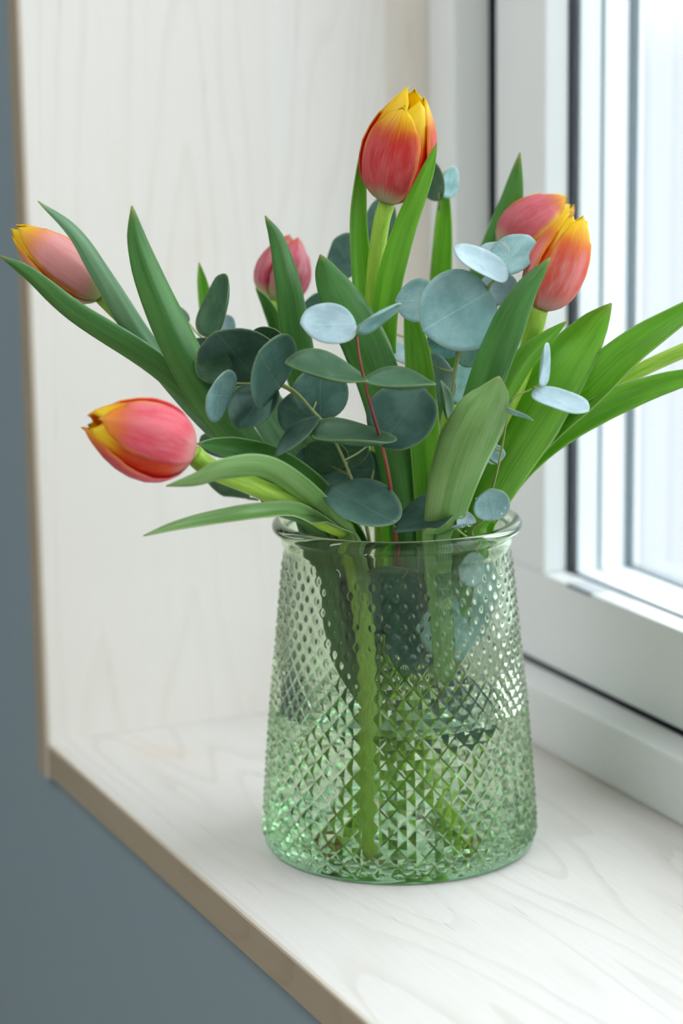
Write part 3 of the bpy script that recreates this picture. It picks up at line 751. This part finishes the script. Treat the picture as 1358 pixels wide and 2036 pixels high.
# C: dark cluster left of centre
sprig('dark green eucalyptus sprig with the crowded round leaves left of centre',
  [(455, 762, .085), (500, 763, .085), (560, 768, .082), (605, 800, .08), (650, 850, .075), (690, 930, .065), (725, 1030, .05), (750, 1180, .03), (765, 1350, .02), (780, 1480, .01)],
  .00095, 'twig', [
  (437, 786, 53, 24, 68, .10, 1, 'e_blue', 0, .1, (463, 762, .088)),
  (536, 735, 76, 36, 68, .10, 1, 'e_dark', -60, .15, (505, 763, .088)),
  (470, 708, 84, 54, 8, .08, 1, 'e_dark', -50, .1, (505, 763, .085)),
  (507, 805, 55, 42, 40, .088, -1, 'e_dark', 60, .1, (515, 766, .086)),
  (425, 730, 36, 36, 0, .082, 1, 'e_green', -20, .1, (462, 760, .085)),
  (534, 668, 32, 18, -20, .07, 1, 'e_green', 230, .1),
  (637, 782, 46, 56, 90, .07, 1, 'e_dark', -90, .08, (650, 850, .075)),
  (592, 868, 56, 17, 42, .10, -1, 'e_dark', 40, .12, (640, 845, .078)),
  (598, 820, 48, 44, 70, .06, 1, 'e_dark', -20, .1, (650, 852, .075)),
  (640, 735, 40, 30, 20, .06, 1, 'e_green', -90, .1),
  (690, 900, 44, 30, 10, .05, 1, 'e_green', 20, .1, (685, 915, .065)),
  (650, 905, 46, 34, -10, .055, 1, 'e_green', -30, .1, (690, 920, .065)),
  (615, 915, 34, 28, 60, .05, 1, 'e_dark', 0, .1),
  (690, 935, 60, 52, 40, .03, 1, 'e_dark', 0, .1),
  (665, 935, 34, 28, 60, .045, 1, 'e_dark', 0, .1),
  (725, 940, 50, 46, 10, .02, 1, 'e_dark', 0, .1),
  (700, 1200, 60, 52, 80, .03, 1, 'e_green', 40, .08, (748, 1180, .03)),
  ], [([(550, 757, .082), (590, 782, .082), (632, 828, .082), (662, 852, .078)], .0008, 'twig')])
# C2: further left and behind
sprig('eucalyptus sprig with an upright folded leaf at the far left, behind the big tulip leaf',
  [(398, 668, .0), (430, 700, .0), (500, 790, .0), (580, 900, .0), (660, 1010, .0), (710, 1120, .0), (740, 1300, .0), (760, 1450, -.01)],
  .00095, 'twig', [
  (433, 610, 64, 27, 73, .02, -1, 'e_green', -90, .2, (430, 700, .0)),
  (400, 690, 30, 20, 10, .005, 1, 'e_dark', -40, .1, (430, 700, .0)),
  (358, 628, 22, 16, -40, -.01, 1, 'e_blue', -40, .1, (398, 668, .0)),
  (344, 762, 24, 14, -40, .0, 1, 'e_green', 40, .1),
  (448, 655, 30, 18, 80, .0, 1, 'e_pale', -90, .1),
  (430, 885, 34, 22, -30, .0, 1, 'e_dark', 30, .1),
  (455, 960, 50, 26, -35, .0, 1, 'e_green', 0, .1),
  ])
# D: at the back top
sprig('eucalyptus sprig at the back, its leaves showing beside the tallest tulip',
  [(873, 385, -.045), (877, 470, -.065), (872, 600, -.065), (850, 740, -.055), (800, 880, -.035), (780, 1060, -.03), (800, 1280, -.02), (820, 1480, -.02)],
  .0010, 'twig', [
  (685, 512, 48, 34, 70, -.03, -1, 'e_dark', -60, .12),
  (758, 440, 56, 30, 75, -.03, -1, 'e_dark', -60, .12, (752, 500, -.03)),
  (864, 360, 42, 22, 100, -.05, -1, 'e_green', -70, .12, (873, 385, -.045)),
  (894, 363, 32, 18, 80, -.052, 1, 'e_blue', -130, .1, (873, 385, -.045)),
  (735, 640, 40, 30, 60, -.02, 1, 'e_dark', -30, .1),
  (625, 610, 30, 20, 60, -.03, 1, 'e_dark', -30, .1),
  (800, 880, 60, 50, 60, -.02, 1, 'e_dark', -30, .1),
  ])
# E: right
sprig('slender eucalyptus sprig with pale narrow leaves in front of the wide right-hand leaf',
  [(1058, 773, .10), (1015, 797, .095), (1005, 850, .085), (990, 930, .07), (965, 1020, .055), (945, 1100, .04), (930, 1250, .03), (900, 1450, .02)],
  .00075, 'twig', [
  (1113, 798, 57, 22, -14, .105, -1, 'e_pale', 160, .1, (1058, 773, .10)),
  (1080, 725, 45, 8, 84, .10, 1, 'e_pale', -100, .15, (1062, 770, .10)),
  (1032, 822, 30, 4, -22, .095, 1, 'e_blue', 150, .1, (1008, 808, .094)),
  (982, 902, 22, 19, 30, .06, 1, 'e_blue', 180, .1, (992, 925, .07)),
  (1142, 780, 28, 24, 30, .03, 1, 'e_dark', 200, .1),
  (1120, 822, 30, 20, 10, .035, 1, 'e_blue', 200, .1),
  (884, 800, 42, 8, 100, .06, 1, 'e_green', -80, .2),
  ])
# F: at the rim
rf = sprig('short eucalyptus sprig at the right rim of the vase, with a wet leaf',
  [(982, 1034, .035), (975, 1050, .035), (950, 1100, .03), (930, 1180, .03), (915, 1300, .02), (905, 1400, .02)],
  .0008, 'twig', [
  (978, 1004, 36, 32, 20, .070, 1, 'e_blue', -80, .1, (981, 1036, .050)),
  (926, 1041, 26, 19, 110, .070, 1, 'e_pale', -60, .1, (950, 1080, .04)),
  (946, 1135, 40, 24, 110, .045, 1, 'e_pale', 60, .1, (950, 1095, .035)),
  ])
# water drops on the wet leaf at the rim
V, F = [], []
for (u, v, r_) in ((918, 1029, 3.0), (928, 1034, 2.2), (934, 1045, 2.6), (921, 1047, 2.4), (914, 1055, 1.8), (948, 992, 2.6), (950, 1010, 2.2), (1000, 1022, 3.), (1006, 1010, 2.), (926, 1056, 1.7)):
    c = at(u, v, (.0735 if u < 940 else .0745)); rad = r_*1.2/pxm(c)
    bm = bmesh.new(); bmesh.ops.create_icosphere(bm, subdivisions=2, radius=rad)
    o0 = len(V); V += [c+v_.co for v_ in bm.verts]; F += [tuple(o0+x.index for x in f.verts) for f in bm.faces]; bm.free()
tag(mesh('water_drop', V, F, M_['drop']), 'tiny clear water drops clinging to the leaves at the right rim', 'water', None, 'stuff')
